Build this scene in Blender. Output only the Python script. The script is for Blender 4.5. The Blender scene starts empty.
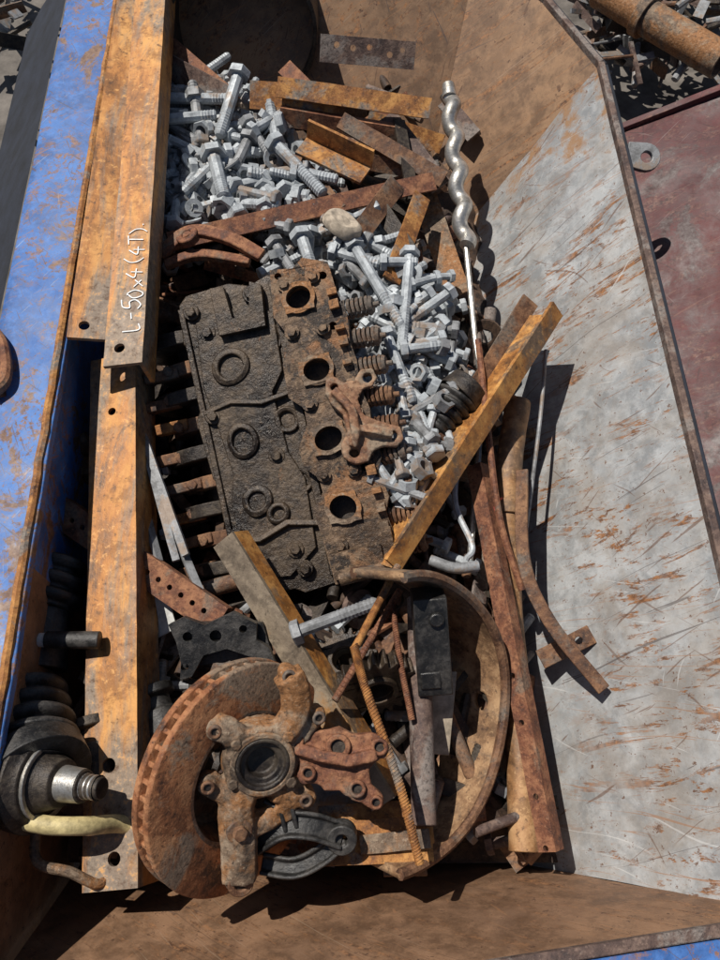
import bpy, math, random
from mathutils import Vector, Matrix, noise
from mathutils.geometry import tessellate_polygon
random.seed(11)
S=0.0015
TH=math.radians(25); FL=781.0
RIGHT=Vector((1,0,0)); FWD=Vector((0,math.sin(TH),-math.cos(TH))); UP=Vector((0,math.cos(TH),math.sin(TH)))
CAM=-FWD*FL
sc=bpy.context.scene
# ---------------- surveying helper: heap position seen along a bearing at a real height z
def W(px,py,z):
    d=FWD*FL+RIGHT*(px-360)+UP*(480-py)
    t=(z-CAM.z)/d.z
    return CAM+d*t
def F(px,py,z,rot=0,tx=0,ty=0,k=None):
    o=W(px,py,z)
    s=(o-CAM).dot(FWD)/FL if k is None else k
    R=Matrix((RIGHT,UP,-FWD)).transposed()
    R=R@Matrix.Rotation(math.radians(rot),3,'Z')@Matrix.Rotation(math.radians(tx),3,'X')@Matrix.Rotation(math.radians(ty),3,'Y')
    return Matrix.Translation(o)@R.to_4x4()@Matrix.Diagonal((s,s,s,1))

# ---------------- materials
def newmat(name):
    m=bpy.data.materials.new(name); m.use_nodes=True
    nt=m.node_tree; b=nt.nodes['Principled BSDF']
    return m,nt,b
def ramp(nt,fac,stops):
    r=nt.nodes.new('ShaderNodeValToRGB')
    el=r.color_ramp.elements
    while len(el)<len(stops): el.new(0.5)
    for e,(p,c) in zip(el,stops):
        e.position=p; e.color=(c[0],c[1],c[2],1) if isinstance(c,(tuple,list)) else (c,c,c,1)
    nt.links.new(fac,r.inputs[0]); return r.outputs[0]
def noi(nt,vec,scale,detail=6,rough=.6,dist=0):
    n=nt.nodes.new('ShaderNodeTexNoise'); n.inputs['Scale'].default_value=scale
    n.inputs['Detail'].default_value=detail; n.inputs['Roughness'].default_value=rough; n.inputs['Distortion'].default_value=dist
    nt.links.new(vec,n.inputs['Vector']); return n.outputs['Fac']
def mix(nt,fac,a,b):
    m=nt.nodes.new('ShaderNodeMix'); m.data_type='RGBA'
    def put(i,x):
        if isinstance(x,(tuple,list)): m.inputs[i].default_value=(x[0],x[1],x[2],1)
        else: nt.links.new(x,m.inputs[i])
    if isinstance(fac,float): m.inputs[0].default_value=fac
    else: nt.links.new(fac,m.inputs[0])
    put(6,a); put(7,b); return m.outputs[2]
def math_(nt,op,a,b_):
    q=nt.nodes.new('ShaderNodeMath'); q.operation=op
    for i,x in enumerate((a,b_)):
        if isinstance(x,(int,float)): q.inputs[i].default_value=x
        else: nt.links.new(x,q.inputs[i])
    return q.outputs[0]
def coord(nt): 
    return nt.nodes.new('ShaderNodeTexCoord').outputs['Object']
def bump(nt,b,h,strength,dist=0.002):
    n=nt.nodes.new('ShaderNodeBump'); n.inputs['Strength'].default_value=strength; n.inputs['Distance'].default_value=dist
    nt.links.new(h,n.inputs['Height']); nt.links.new(n.outputs[0],b.inputs['Normal'])
def smap(nt,c,scl,rot=(0,0,0)):
    a=nt.nodes.new('ShaderNodeMapping'); a.inputs['Rotation'].default_value=rot
    b=nt.nodes.new('ShaderNodeMapping'); b.inputs['Scale'].default_value=scl
    nt.links.new(c,a.inputs[0]); nt.links.new(a.outputs[0],b.inputs[0]); return b.outputs[0]
def rust(name,dark,mid,lite,scale=25,rough=.85,metal=.1,bs=.5,grime=None,gamt=(.5,.56),stretch=None,rot=(0,0,0),patch=None):
    m,nt,b=newmat(name); c=coord(nt)
    cs=smap(nt,c,stretch,rot) if stretch else c
    n1=noi(nt,cs,scale,8,.72,.3); n2=noi(nt,c,scale*8,5,.75); n3=noi(nt,cs,scale*.45,7,.7,.5); n4=noi(nt,c,scale*2.6,6,.7,.2)
    col=ramp(nt,n1,[(.36,dark),(.47,mid),(.62,lite)])
    col=mix(nt,ramp(nt,n4,[(.50,0.0),(.60,.75)]),col,tuple(x*.55+y*.2 for x,y in zip(mid,dark)))
    if grime is not None:
        g=ramp(nt,n3,[(gamt[0],0.0),(gamt[1],.9)])
        gc=mix(nt,ramp(nt,n2,[(.4,0.0),(.6,1.0)]),tuple(x*.75 for x in grime),tuple(x*1.25 for x in grime))
        col=mix(nt,g,col,gc)
    if patch is not None:
        col=mix(nt,ramp(nt,noi(nt,cs,scale*.8,6,.75,.8),[(patch[1],0.0),(patch[1]+.05,1.0)]),col,patch[0])
    col=mix(nt,ramp(nt,n2,[(.56,0.0),(.66,.8)]),col,lite)
    col=mix(nt,ramp(nt,n2,[(.33,.9),(.43,0.0)]),col,dark)
    nt.links.new(col,b.inputs['Base Color'])
    rr=ramp(nt,n1,[(.3,rough-.3),(.6,rough)]); nt.links.new(rr,b.inputs['Roughness'])
    b.inputs['Metallic'].default_value=metal
    a=math_(nt,'ADD',n4,math_(nt,'MULTIPLY',n2,.6))
    bump(nt,b,a,bs,.003)
    return m
GREY=(.17,.155,.135)
RUST_O=rust('rust_orange',(.07,.028,.012),(.29,.115,.03),(.52,.26,.08),22,grime=GREY,gamt=(.52,.6))
RUST_B=rust('rust_brown',(.03,.015,.010),(.13,.06,.03),(.27,.145,.075),26,grime=(.13,.11,.09),gamt=(.5,.6))
RUST_R=rust('rust_red',(.045,.018,.012),(.17,.062,.03),(.34,.16,.08),30,grime=(.17,.12,.085),gamt=(.54,.62))
RUST_P=rust('rust_purple',(.035,.022,.02),(.10,.062,.05),(.22,.15,.115),24,grime=(.2,.17,.15))
MILL=rust('millscale_angle',(.09,.045,.022),(.40,.165,.042),(.60,.31,.10),11,rough=.7,metal=.2,bs=.25,grime=(.20,.165,.13),gamt=(.47,.56),stretch=(1.9,.4,1.9),patch=((.11,.065,.04),.61))
MILLD=rust('millscale_angle_diagonal',(.08,.04,.02),(.38,.155,.037),(.60,.31,.09),14,rough=.65,metal=.2,bs=.25,grime=(.15,.105,.07),gamt=(.49,.56))
MILLG=rust('grey_millscale_angle',(.09,.07,.05),(.22,.17,.12),(.34,.27,.19),14,rough=.6,metal=.35,bs=.25,grime=(.40,.20,.07),gamt=(.56,.64))
PIPEM=rust('rusty_pipe_skin',(.09,.045,.02),(.30,.15,.06),(.48,.29,.14),12,rough=.75,metal=.1,bs=.3,grime=(.16,.10,.06),gamt=(.47,.56))
CAST=rust('cast_iron_grey',(.04,.03,.022),(.17,.115,.075),(.35,.27,.19),22,rough=.8,metal=.2,bs=.8,grime=(.29,.13,.045),gamt=(.46,.55))
OILY=rust('oily_engine',(.008,.006,.005),(.036,.025,.017),(.10,.07,.044),15,rough=.5,metal=.3,bs=.9,grime=(.08,.054,.034),gamt=(.52,.62),patch=((.15,.075,.035),.63))
HEADM=rust('engine_head_metal',(.020,.013,.009),(.085,.052,.030),(.25,.165,.10),20,rough=.6,metal=.3,bs=.9,grime=(.22,.10,.038),gamt=(.53,.61),patch=((.03,.021,.015),.52))
DARKM=rust('dark_scrap',(.010,.008,.007),(.035,.027,.022),(.09,.07,.05),25,rough=.6,metal=.3)
BLACK=rust('black_rubber',(.008,.008,.008),(.018,.017,.016),(.06,.055,.05),30,rough=.55,metal=.0,bs=.4,grime=(.05,.045,.04),gamt=(.55,.62))
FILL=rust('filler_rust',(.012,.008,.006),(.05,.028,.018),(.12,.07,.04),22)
def galv(name,base=(.50,.52,.54),dk=(.24,.25,.26),rough=.42,metal=.75,rst=.66):
    m,nt,b=newmat(name); c=coord(nt)
    n1=noi(nt,c,45,6,.65); n2=noi(nt,c,300,4,.6)
    col=ramp(nt,n1,[(.34,dk),(.5,base),(.68,tuple(min(1,x*1.25) for x in base))])
    col=mix(nt,ramp(nt,n2,[(.3,.5),(.5,0.0)]),col,dk)
    st=ramp(nt,noi(nt,c,14,7,.75),[(rst-.06,0.0),(rst,.7)])
    col=mix(nt,st,col,(.26,.18,.12))
    nt.links.new(col,b.inputs['Base Color'])
    nt.links.new(ramp(nt,n1,[(.3,rough+.2),(.7,rough)]),b.inputs['Roughness'])
    b.inputs['Metallic'].default_value=metal
    bump(nt,b,n2,.4,.001); return m
GALV=galv('galvanised_zinc',(.37,.395,.41),(.20,.215,.23),.5,.2,.62)
GALV2=galv('dull_zinc',(.25,.255,.26),(.12,.12,.12),.58,.3,.58)
STEEL=galv('bright_steel',(.50,.48,.44),(.23,.21,.18),.32,.8)
def plain(name,col,rough=.6,metal=0,var=.25,scale=60):
    m,nt,b=newmat(name); c=coord(nt); n=noi(nt,c,scale,7,.7)
    nt.links.new(ramp(nt,n,[(.35,tuple(x*(1-var) for x in col)),(.65,tuple(min(1,x*(1+var)) for x in col))]),b.inputs['Base Color'])
    b.inputs['Roughness'].default_value=rough; b.inputs['Metallic'].default_value=metal
    bump(nt,b,n,.3,.001); return m
CHALK=plain('chalk',(.80,.80,.78),.9)
YEL=plain('yellow_hose',(.50,.41,.20),.6,0,.45)
WHITE=plain('white_plastic',(.6,.6,.57),.5,0,.3)
WOOD=plain('wood_scrap',(.34,.28,.21),.85,0,.4)
BEIGE=plain('beige_concrete',(.36,.30,.23),.9,0,.45)
WIRE=plain('red_wire',(.45,.03,.02),.5)
NAVY_SHADE=plain('navy_paint_and_shade',(.010,.013,.022),.75,0,.5,20)  # navy paint taken near black, shade is put into the colour
def sheet(name,base,base2,rustc,rustd,amt=.56,scr=(.62,.62,.60),metal=.35,rough=.5,patch=None,haze=None,cl0=(.38,.55),nscr=1.0,specks=.62,tint=None):
    m,nt,b=newmat(name); c=coord(nt)
    v=nt.nodes.new('ShaderNodeSeparateXYZ'); nt.links.new(c,v.inputs[0])
    q=nt.nodes.new('ShaderNodeCombineXYZ'); nt.links.new(v.outputs[1],q.inputs[0])
    nt.links.new(math_(nt,'SUBTRACT',v.outputs[2],v.outputs[0]),q.inputs[1]); pl=q.outputs[0]
    n1=noi(nt,c,4,8,.68,.5); n3=noi(nt,c,110,7,.75); n5=noi(nt,c,17,8,.75,.2)
    col=ramp(nt,n1,[(.36,base),(.6,base2)])
    col=mix(nt,ramp(nt,n5,[(.42,.7),(.56,0.0)]),col,tuple(x*.68 for x in base))
    col=mix(nt,ramp(nt,noi(nt,c,55,7,.75),[(.48,0.0),(.66,.5)]),col,tuple(min(.8,x*1.3) for x in base2))
    if tint:
        col=mix(nt,ramp(nt,noi(nt,c,7,8,.72,.4),[(.46,0.0),(.62,.55)]),col,tint)
    rc=mix(nt,ramp(nt,n3,[(.42,0.0),(.58,1.0)]),rustc,rustd)
    if haze:
        gy=ramp(nt,math_(nt,'ADD',math_(nt,'MULTIPLY',v.outputs[1],haze[0]),math_(nt,'ADD',math_(nt,'MULTIPLY',n5,haze[2]),haze[1])),[(.5,0.0),(.72,1.0)])
        col=mix(nt,gy,col,mix(nt,ramp(nt,n5,[(.4,0.0),(.6,1.0)]),(.17,.095,.05),(.30,.18,.10)))
    cl=ramp(nt,noi(nt,c,5,5,.65,.3),[(cl0[0],.15),(cl0[1],1.0)])
    for sc_,ang in (((22,30,1),.5),((34,24,1),-.3),((18,44,1),-.9),((60,80,1),.2)):
        n2=noi(nt,smap(nt,pl,sc_,(0,0,ang)),1,10,.78,.15)
        col=mix(nt,math_(nt,'MULTIPLY',cl,ramp(nt,n2,[(amt,0.0),(amt+.025,.95)])),col,rc)
    col=mix(nt,ramp(nt,n3,[(specks,0.0),(specks+.04,.9)]),col,rustd)
    i=0
    for ang,sc_,th,cc,o_ in [(.6,(12,300,1),.68,scr,.5),(-.45,(14,260,1),.665,rustd,.7),(1.25,(14,300,1),.68,rustc,.6),(.2,(9,330,1),.675,rustd,.6),(-.95,(12,280,1),.67,(.08,.06,.055),.7),(-.2,(7,340,1),.715,scr,.5),(.9,(14,260,1),.675,rustc,.6)]:
        i+=1
        s=noi(nt,smap(nt,pl,sc_,(0,0,ang)),1,3,.5,.15*i)
        col=mix(nt,ramp(nt,s,[(th,0.0),(th+.02,o_*nscr)]),col,cc)
    if patch:
        col=mix(nt,ramp(nt,noi(nt,c,patch[2],8,.75,.6),[(patch[1],0.0),(patch[1]+.04,1.0)]),col,mix(nt,ramp(nt,n3,[(.4,0.0),(.6,1.0)]),patch[0],rustd))
    nt.links.new(col,b.inputs['Base Color']); b.inputs['Metallic'].default_value=metal
    nt.links.new(ramp(nt,n5,[(.4,rough),(.62,rough+.25)]),b.inputs['Roughness'])
    bump(nt,b,n5,.25,.002); return m
WALL=sheet('worn_grey_steel',(.31,.32,.325),(.43,.435,.43),(.34,.15,.055),(.13,.06,.03),.575,haze=(1.5,-1.25,1.9),metal=.2,rough=.42,specks=.60,tint=(.30,.25,.20),cl0=(.42,.56),nscr=.9)
BACKW=sheet('brown_rusted_steel',(.17,.10,.06),(.30,.18,.10),(.36,.17,.07),(.08,.04,.025),.57,scr=(.38,.28,.2),metal=.2,specks=.6)
NEARW=sheet('brown_floor_steel',(.17,.095,.055),(.30,.17,.095),(.34,.17,.08),(.085,.045,.028),.57,scr=(.38,.28,.19),metal=.15,nscr=.7,specks=.6)
BLUE=sheet('blue_paint',(.03,.10,.31),(.065,.18,.46),(.26,.13,.07),(.11,.055,.035),.565,scr=(.34,.40,.48),metal=0,rough=.45,patch=((.22,.13,.08),.56,9))
REDP=sheet('red_paint',(.055,.014,.015),(.115,.03,.028),(.16,.075,.055),(.04,.015,.014),.56,scr=(.22,.16,.15),metal=0,rough=.5,patch=((.10,.075,.07),.55,6),tint=(.09,.05,.048))
GROUND=plain('concrete_ground',(.13,.115,.10),.95,0,.5,9)

# ---------------- mesh builder
class B:
    def __init__(s): s.v=[];s.f=[];s.m=[]
    def add(s,vs,fs,mat=0):
        o=len(s.v); s.v+= [Vector(x) for x in vs]
        for f in fs: s.f.append([i+o for i in f]); s.m.append(mat)
    def box(s,M,c,d,mat=0,tw=0):
        c=Vector(c); h=Vector(d)/2
        vs=[M@(c+Vector((a*h.x,b*h.y,e*h.z))) for a in(-1,1) for b in(-1,1) for e in(-1,1)]
        s.add(vs,[(0,1,3,2),(4,6,7,5),(0,4,5,1),(2,3,7,6),(0,2,6,4),(1,5,7,3)],mat)
    def sweep(s,pts,prof,nrm,mat=0,scales=None,caps=True):
        pts=[Vector(p) for p in pts]; n=len(pts); k=len(prof); vs=[]
        for i,p in enumerate(pts):
            t=(pts[min(i+1,n-1)]-pts[max(i-1,0)]).normalized()
            up=Vector(nrm); up=(up-t*up.dot(t))
            if up.length<1e-4: up=t.orthogonal()
            up.normalize(); sd=t.cross(up); q=1 if scales is None else scales[i]
            for a,b in prof: vs.append(p+sd*a*q+up*b*q)
        fs=[(i*k+j,i*k+(j+1)%k,(i+1)*k+(j+1)%k,(i+1)*k+j) for i in range(n-1) for j in range(k)]
        if caps: fs+=[tuple(range(k))[::-1],tuple((n-1)*k+j for j in range(k))]
        s.add(vs,fs,mat)
    def tube(s,pts,r,n=12,mat=0,scales=None):
        s.sweep(pts,[(r*math.cos(2*math.pi*j/n),r*math.sin(2*math.pi*j/n)) for j in range(n)],(0.13,0.21,1),mat,scales)
    def cyl(s,p0,p1,r0,r1=None,n=16,mat=0):
        r1=r0 if r1 is None else r1
        s.tube([p0,p1],1,n,mat,[r0,r1])
    def pipe(s,p0,p1,r,t,n=20,mat=0,seg=1):
        L=(Vector(p1)-Vector(p0)).length
        s.lathe(p0,Vector(p1)-Vector(p0),[(0,r-t),(0,r),(L,r),(L,r-t)],n,mat,closed=True)
    def lathe(s,p0,d,prof,n=32,mat=0,closed=False,a0=0,a1=360,M=None):
        d=Vector(d).normalized(); u=d.orthogonal().normalized(); w=d.cross(u); p0=Vector(p0)
        full=abs(a1-a0)>=360; nn=n if full else n+1; k=len(prof); vs=[]
        for i in range(nn):
            a=math.radians(a0+(a1-a0)*i/n)
            e=u*math.cos(a)+w*math.sin(a)
            for h,r in prof: 
                q=p0+d*h+e*r; vs.append(M@q if M else q)
        fs=[]
        for i in range(n):
            i2=(i+1)%nn
            for j in range(k if closed else k-1):
                j2=(j+1)%k; fs.append((i*k+j,i2*k+j,i2*k+j2,i*k+j2))
        s.add(vs,fs,mat)
    def plate(s,M,out,t,holes=(),mat=0,z=0,hn=14):
        loops=[[Vector((x,y,0)) for x,y in out]]
        for h in holes:
            cx,cy,r=h[:3]; ry=h[3] if len(h)>3 else r
            loops.append([Vector((cx+r*math.cos(2*math.pi*j/hn),cy+ry*math.sin(2*math.pi*j/hn),0)) for j in range(hn)])
        tri=tessellate_polygon(loops); fl=[p for l in loops for p in l]; n=len(fl)
        vs=[M@(p+Vector((0,0,z))) for p in fl]+[M@(p+Vector((0,0,z-t))) for p in fl]
        fs=[tuple(x) for x in tri]+[tuple(i+n for i in x)[::-1] for x in tri]
        o=0
        for l in loops:
            k=len(l)
            for j in range(k): fs.append((o+j,o+(j+1)%k,n+o+(j+1)%k,n+o+j))
            o+=k
        s.add(vs,fs,mat)
    def make(s,name,mats,bevel=.8,remesh=0,ang=35,parent=None,rough=0,disp=0,smi=2):
        vs=[v*S for v in s.v]
        if rough:
            vs=[v+noise.noise_vector(v*14)*rough*S*1.0 for v in vs]
        lo=Vector([min(v[i] for v in vs) for i in range(3)]); hi=Vector([max(v[i] for v in vs) for i in range(3)])
        c=(lo+hi)/2
        me=bpy.data.meshes.new(name); me.from_pydata([v-c for v in vs],[],s.f)
        for m in mats: me.materials.append(m)
        for p,mi in zip(me.polygons,s.m): p.material_index=mi; p.use_smooth=True
        import bmesh as bm_
        bm=bm_.new(); bm.from_mesh(me)
        bm_.ops.recalc_face_normals(bm,faces=bm.faces); bm.to_mesh(me); bm.free()
        try: me.set_sharp_from_angle(angle=math.radians(ang))
        except Exception: pass
        o=bpy.data.objects.new(name,me); o.location=c; sc.collection.objects.link(o)
        if parent: 
            o.parent=parent; o.location=c-parent.location
        if remesh:
            r=o.modifiers.new('r','REMESH'); r.mode='VOXEL'; r.voxel_size=remesh*S; r.use_smooth_shade=True
            q=o.modifiers.new('s','SMOOTH'); q.iterations=smi; q.factor=.5
            if disp:
                tx=bpy.data.textures.new(name+'_t','CLOUDS'); tx.noise_scale=.010
                d=o.modifiers.new('d','DISPLACE'); d.texture=tx; d.strength=disp*S; d.mid_level=.5
        elif bevel:
            b=o.modifiers.new('b','BEVEL'); b.width=bevel*S; b.segments=2; b.limit_method='ANGLE'; b.angle_limit=math.radians(40)
        return o
def empty(name,loc=(0,0,0)):
    e=bpy.data.objects.new(name,None); e.location=Vector(loc)*S; sc.collection.objects.link(e); return e
def facing(p0,p1):
    a=(p1-p0).normalized(); mid=(p0+p1)/2
    n=(CAM-mid); n=(n-a*n.dot(a)).normalized(); return a,n,a.cross(n)
def rag(L,w,step=18,j=.5):
    n=max(2,int(L/step)); o=[(L*i/n,random.uniform(-j,j)*.5) for i in range(n+1)]
    o+=[(L-L*i/n,w+random.uniform(-j,j)*.5) for i in range(n+1)]
    return o
def angle(b,p0,p1,w1,w2,t,roll,k=-1,holes1=(),holes2=(),mat=0,mat2=None):
    a,n,s=facing(p0,p1); r=math.radians(roll); L=(p1-p0).length
    d1=s*math.cos(r)+n*math.sin(r); d2=(s*-math.sin(r)+n*math.cos(r))*k
    for d,e,w,h,m in((d1,d2,w1,holes1,mat),(d2,d1,w2,holes2,mat if mat2 is None else mat2)):
        st=0 if d is d1 else t
        M=Matrix((a,d,-e)).transposed().to_4x4(); M.translation=p0+d*(st if d is d2 else 0)
        b.plate(M,rag(L,w-(st if d is d2 else 0)),t,holes=h,mat=m)
    return a,n,d1,d2
def flat(b,p0,p1,w,t,roll=0,holes=(),mat=0,bow=0):
    a,n,s=facing(p0,p1); r=math.radians(roll); L=(p1-p0).length
    d=s*math.cos(r)+n*math.sin(r); e=a.cross(d)
    if e.dot(n)<0: e=-e
    M=Matrix((a,d,e)).transposed().to_4x4(); M.translation=p0-d*w/2
    b.plate(M,rag(L,w),t,holes=holes,mat=mat)
def path(pts,n=10):
    P=[Vector(p) for p in pts]; P=[2*P[0]-P[1]]+P+[2*P[-1]-P[-2]]; out=[]
    for i in range(1,len(P)-2):
        for j in range(n):
            t=j/n; a,b_,c,d=P[i-1:i+3]
            out.append(.5*((2*b_)+(c-a)*t+(2*a-5*b_+4*c-d)*t*t+(3*b_-a-3*c+d)*t**3))
    out.append(P[-2]); return out
def rect(w,t): return [(-w/2,-t/2),(w/2,-t/2),(w/2,t/2),(-w/2,t/2)]
def hexa(r,rot=0): return [(r*math.cos(math.radians(60*i+rot)),r*math.sin(math.radians(60*i+rot))) for i in range(6)]
def bolt(b,p,d,L,r,mat=0,nut=False):
    d=Vector(d).normalized(); up=d.orthogonal()
    b.sweep([p,p+d*r*.25,p+d*r*1.3],hexa(r*1.8,random.uniform(0,60)),up,mat,[.9,1,1])
    q=p+d*r*1.3; k=9; th=L*random.uniform(.3,.55); pts=[q,q+d*(L-th)]; sc_=[.95,.95]; n=max(6,int(th/1.7))
    for i in range(n): 
        pts.append(q+d*(L-th+th*(i+.5)/n)); sc_.append(1.0 if i%2 else .89)
    pts.append(q+d*(L+1.2)); sc_.append(.7)
    b.sweep(pts,[(r*math.cos(2*math.pi*j/k),r*math.sin(2*math.pi*j/k)) for j in range(k)],up,mat,sc_)
    if nut: hexnut(b,q+d*(L*.7),d,r*1.85,r*1.5,mat)
def hexnut(b,p,d,R,h,mat=0):
    d=Vector(d).normalized(); u=d.orthogonal().normalized(); w=d.cross(u); ph=random.random()
    n=12; vs=[]
    for (hh,inner) in((0,0),(h,0),(h,1),(0,1)):
        for j in range(n):
            a=2*math.pi*j/n+ph
            rr=R*.56 if inner else (R if j%2==0 else R*.866)
            vs.append(p+d*hh+(u*math.cos(a)+w*math.sin(a))*rr)
    fs=[(k*n+j,k*n+(j+1)%n,((k+1)%4)*n+(j+1)%n,((k+1)%4)*n+j) for k in range(4) for j in range(n)]
    b.add(vs,fs,mat)
def washer(b,p,d,R,mat=0): b.lathe(p,d,[(0,R*.5),(0,R),(2,R),(2,R*.5)],16,mat,closed=True)
def inpoly(x,y,P):
    c=False; j=len(P)-1
    for i in range(len(P)):
        if (P[i][1]>y)!=(P[j][1]>y) and x<(P[j][0]-P[i][0])*(y-P[i][1])/(P[j][1]-P[i][1])+P[i][0]: c=not c
        j=i
    return c
def rdir(z=.35):
    a=random.uniform(0,2*math.pi); return Vector((math.cos(a),math.sin(a),random.uniform(-z,z))).normalized()
def spring(b,p,d,R,L,turns,r,mat=0):
    d=Vector(d).normalized(); u=d.orthogonal().normalized(); w=d.cross(u); n=int(turns*14)
    b.tube([p+d*L*i/n+(u*math.cos(i/14*2*math.pi)+w*math.sin(i/14*2*math.pi))*R for i in range(n+1)],r,6,mat)

# ---------------- ground
g=B(); R_=60000
g.add([(-R_,-R_,-190),(R_,-R_,-190),(R_,R_,-190),(-R_,R_,-190)],[(0,1,2,3)])
g.make('ground',[GROUND],bevel=0)

# ---------------- blue scrap skip
skip=empty('scrap_skip')
ZR=100; ZB=-110
R1=W(600,65,ZR); R2=W(803,905,ZR); R0=W(545,0,ZR)
rd=(R2-R1).normalized(); R2=R1+rd*((-375-R1.y)/rd.y)
nb=W(548,862,-80)
tt=(nb.y-R1.y)/rd.y; rim_at=R1+rd*tt; slope=(rim_at-nb)/(180.0)
def wallx(y,z):
    p=R1+rd*((y-R1.y)/rd.y); return p.x-(ZR-z)*slope.x
def grid(b,a0,a1,b1,b0,nu,nv,mat=0,amp=2.0):
    vs=[];fs=[]
    nrm=(a1-a0).cross(b0-a0).normalized()
    for i in range(nu+1):
        for j in range(nv+1):
            u=i/nu;v=j/nv; p=(a0.lerp(a1,u)).lerp(b0.lerp(b1,u),v)
            e=min(1,4*min(v,1-v))
            vs.append(p+nrm*noise.noise(p*.012)*amp*2*e)
    for i in range(nu):
        for j in range(nv): k=i*(nv+1)+j; fs.append((k,k+nv+1,k+nv+2,k+1))
    b.add(vs,fs,mat)
NB_=Vector((wallx(-346,ZB),-346,ZB)); FB=Vector((wallx(400,ZB),400,ZB))
w=B(); grid(w,NB_,FB,R1,R2,60,20,amp=2.6); w.make('side_panel_right',[WALL],bevel=0,parent=skip)
BK=Vector((150,690,ZR)); BL=Vector((-300,690,ZR)); BB=Vector((80,440,ZB)); BBL=Vector((-300,440,ZB))
w=B(); grid(w,FB,BB,R0,R1,12,12); grid(w,BB,BBL,BL,BK,20,12)
w.add([BB,R0,BK],[(0,1,2)]); w.make('back_panel',[BACKW],bevel=0,parent=skip)
Ln=Vector((-262,-346,ZB)); e1=W(520,962,ZR); e2=W(720,930,ZR); ed=(e2-e1)/(e2.x-e1.x); Lnt=e1+ed*(-262-e1.x)
w=B(); grid(w,Ln,NB_,R2,Lnt,24,8,amp=1.5); w.make('end_panel',[NEARW],bevel=0,parent=skip)
w=B(); w.add([(-300,-440,ZB-3),(260,-440,ZB-3),(260,700,ZB-3),(-300,700,ZB-3)],[(0,1,2,3)]); w.make('floor_panel',[NEARW],bevel=0,parent=skip)
LA=W(5,700,ZR); LB=W(120,0,ZR); ld=(LB-LA).normalized()
def lrim(y): return LA+ld*((y-LA.y)/ld.y)
l0=lrim(-445); l1=lrim(700); lm=lrim(-120)
w=B()
for q0,q1,mt,nn_ in((l0,lm,1,16),(lm,l1,0,30)):
    grid(w,Vector((q0.x-2,q0.y,ZB)),Vector((q1.x-2,q1.y,ZB)),q1-Vector((2,0,6)),q0-Vector((2,0,6)),nn_,6,mat=mt)
w.make('side_panel_left',[BLUE,NEARW],bevel=0,parent=skip)
w=B()
prof=[(-4,-6),(-4,3),(2,5),(6,1),(58,1),(66,-3),(68,-60),(64,-60),(60,-6),(6,-5)]
w.sweep([l0+(l1-l0)*i/24+Vector((noise.noise(Vector((i*.7,0,0)))*2,0,noise.noise(Vector((i*.5,3,0)))*1.5)) for i in range(25)],[(-x,z) for x,z in prof],(0,0,1))
w.make('top_rail_left',[BLUE],bevel=.8,parent=skip)
w=B(); w.tube([l0+(l1-l0)*i/80+Vector((-2+noise.noise(Vector((i*.6,5,0)))*1.2,0,4+noise.noise(Vector((i*.9,0,0)))*1.2)) for i in range(81)],4.2,8); w.make('rim_edge_left',[RUST_O],bevel=0,parent=skip)
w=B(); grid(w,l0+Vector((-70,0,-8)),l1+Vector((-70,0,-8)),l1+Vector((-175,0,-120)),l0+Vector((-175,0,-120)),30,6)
w.make('outer_shade_skirt_left',[NAVY_SHADE],bevel=0,parent=skip)  # sheet added for the shadow outside the rail, painted in its dark colour
lip=[R2,R1,R0,BK]
w=B(); 
for a_,b_ in zip(lip[:-1],lip[1:]):
    w.sweep([a_,b_],[(-3,-6),(4,-6),(4,5),(-3,5)],(0,0,1))
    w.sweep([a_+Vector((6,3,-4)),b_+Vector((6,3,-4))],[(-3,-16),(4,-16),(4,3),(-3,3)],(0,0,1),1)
w.make('rim_edge_right',[RUST_P,NAVY_SHADE],bevel=1,parent=skip)
w=B(); w.sweep([R2,Lnt],[(-4,-6),(4,-6),(4,3),(-4,3)],(0,0,1)); w.sweep([R2+Vector((0,-30,-1)),Lnt+Vector((0,-30,-1))],[(-25,-6),(25,-6),(25,2),(-25,2)],(0,0,1),1)
w.make('rim_edge_end',[RUST_P,BLUE],bevel=1,parent=skip)
w=B()
for a_,b_ in ((R2,R1),(R1,R0),(R0,BK)):
    o=Vector((14,6,-14)); w.add([a_+o,b_+o,Vector((b_.x-30,b_.y,-185)),Vector((a_.x-30,a_.y,-185))],[(0,1,2,3)])
w.make('outer_sheet',[BLUE],bevel=0,parent=skip)
w=B(); M=F(643,156,70,rot=-10)
w.plate(M,[(-16,-12),(0,-14)]+[(4+14*math.cos(math.radians(a)),14*math.sin(math.radians(a))) for a in range(-80,81,20)]+[(0,14),(-16,12)],6,holes=[(4,0,6)])
w.make('lifting_lug',[GALV2],parent=skip)

# ---------------- neighbouring red skip
red=empty('rusty_red_skip')
w=B()
a0=Vector((312,-520,-70)); a1=Vector((312,545,-70)); c1=Vector((640,545,110)); c0=Vector((640,-520,110))
grid(w,a0,a1,c1,c0,60,20,amp=5)
w.add([a1,c1,Vector((640,545,-185)),Vector((312,545,-185))],[(0,1,2,3)])
w.make('sloping_side',[REDP],bevel=0,parent=red)
w=B(); w.sweep([a1+Vector((0,0,2)),c1+Vector((0,0,2))],[(-5,-8),(5,-8),(5,4),(-5,4)],(0,0,1))
w.sweep([c0,c1],[(-14,-10),(14,-10),(14,8),(-14,8)],(0,0,1))
w.make('ribs_and_rim',[REDP],parent=red)

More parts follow.
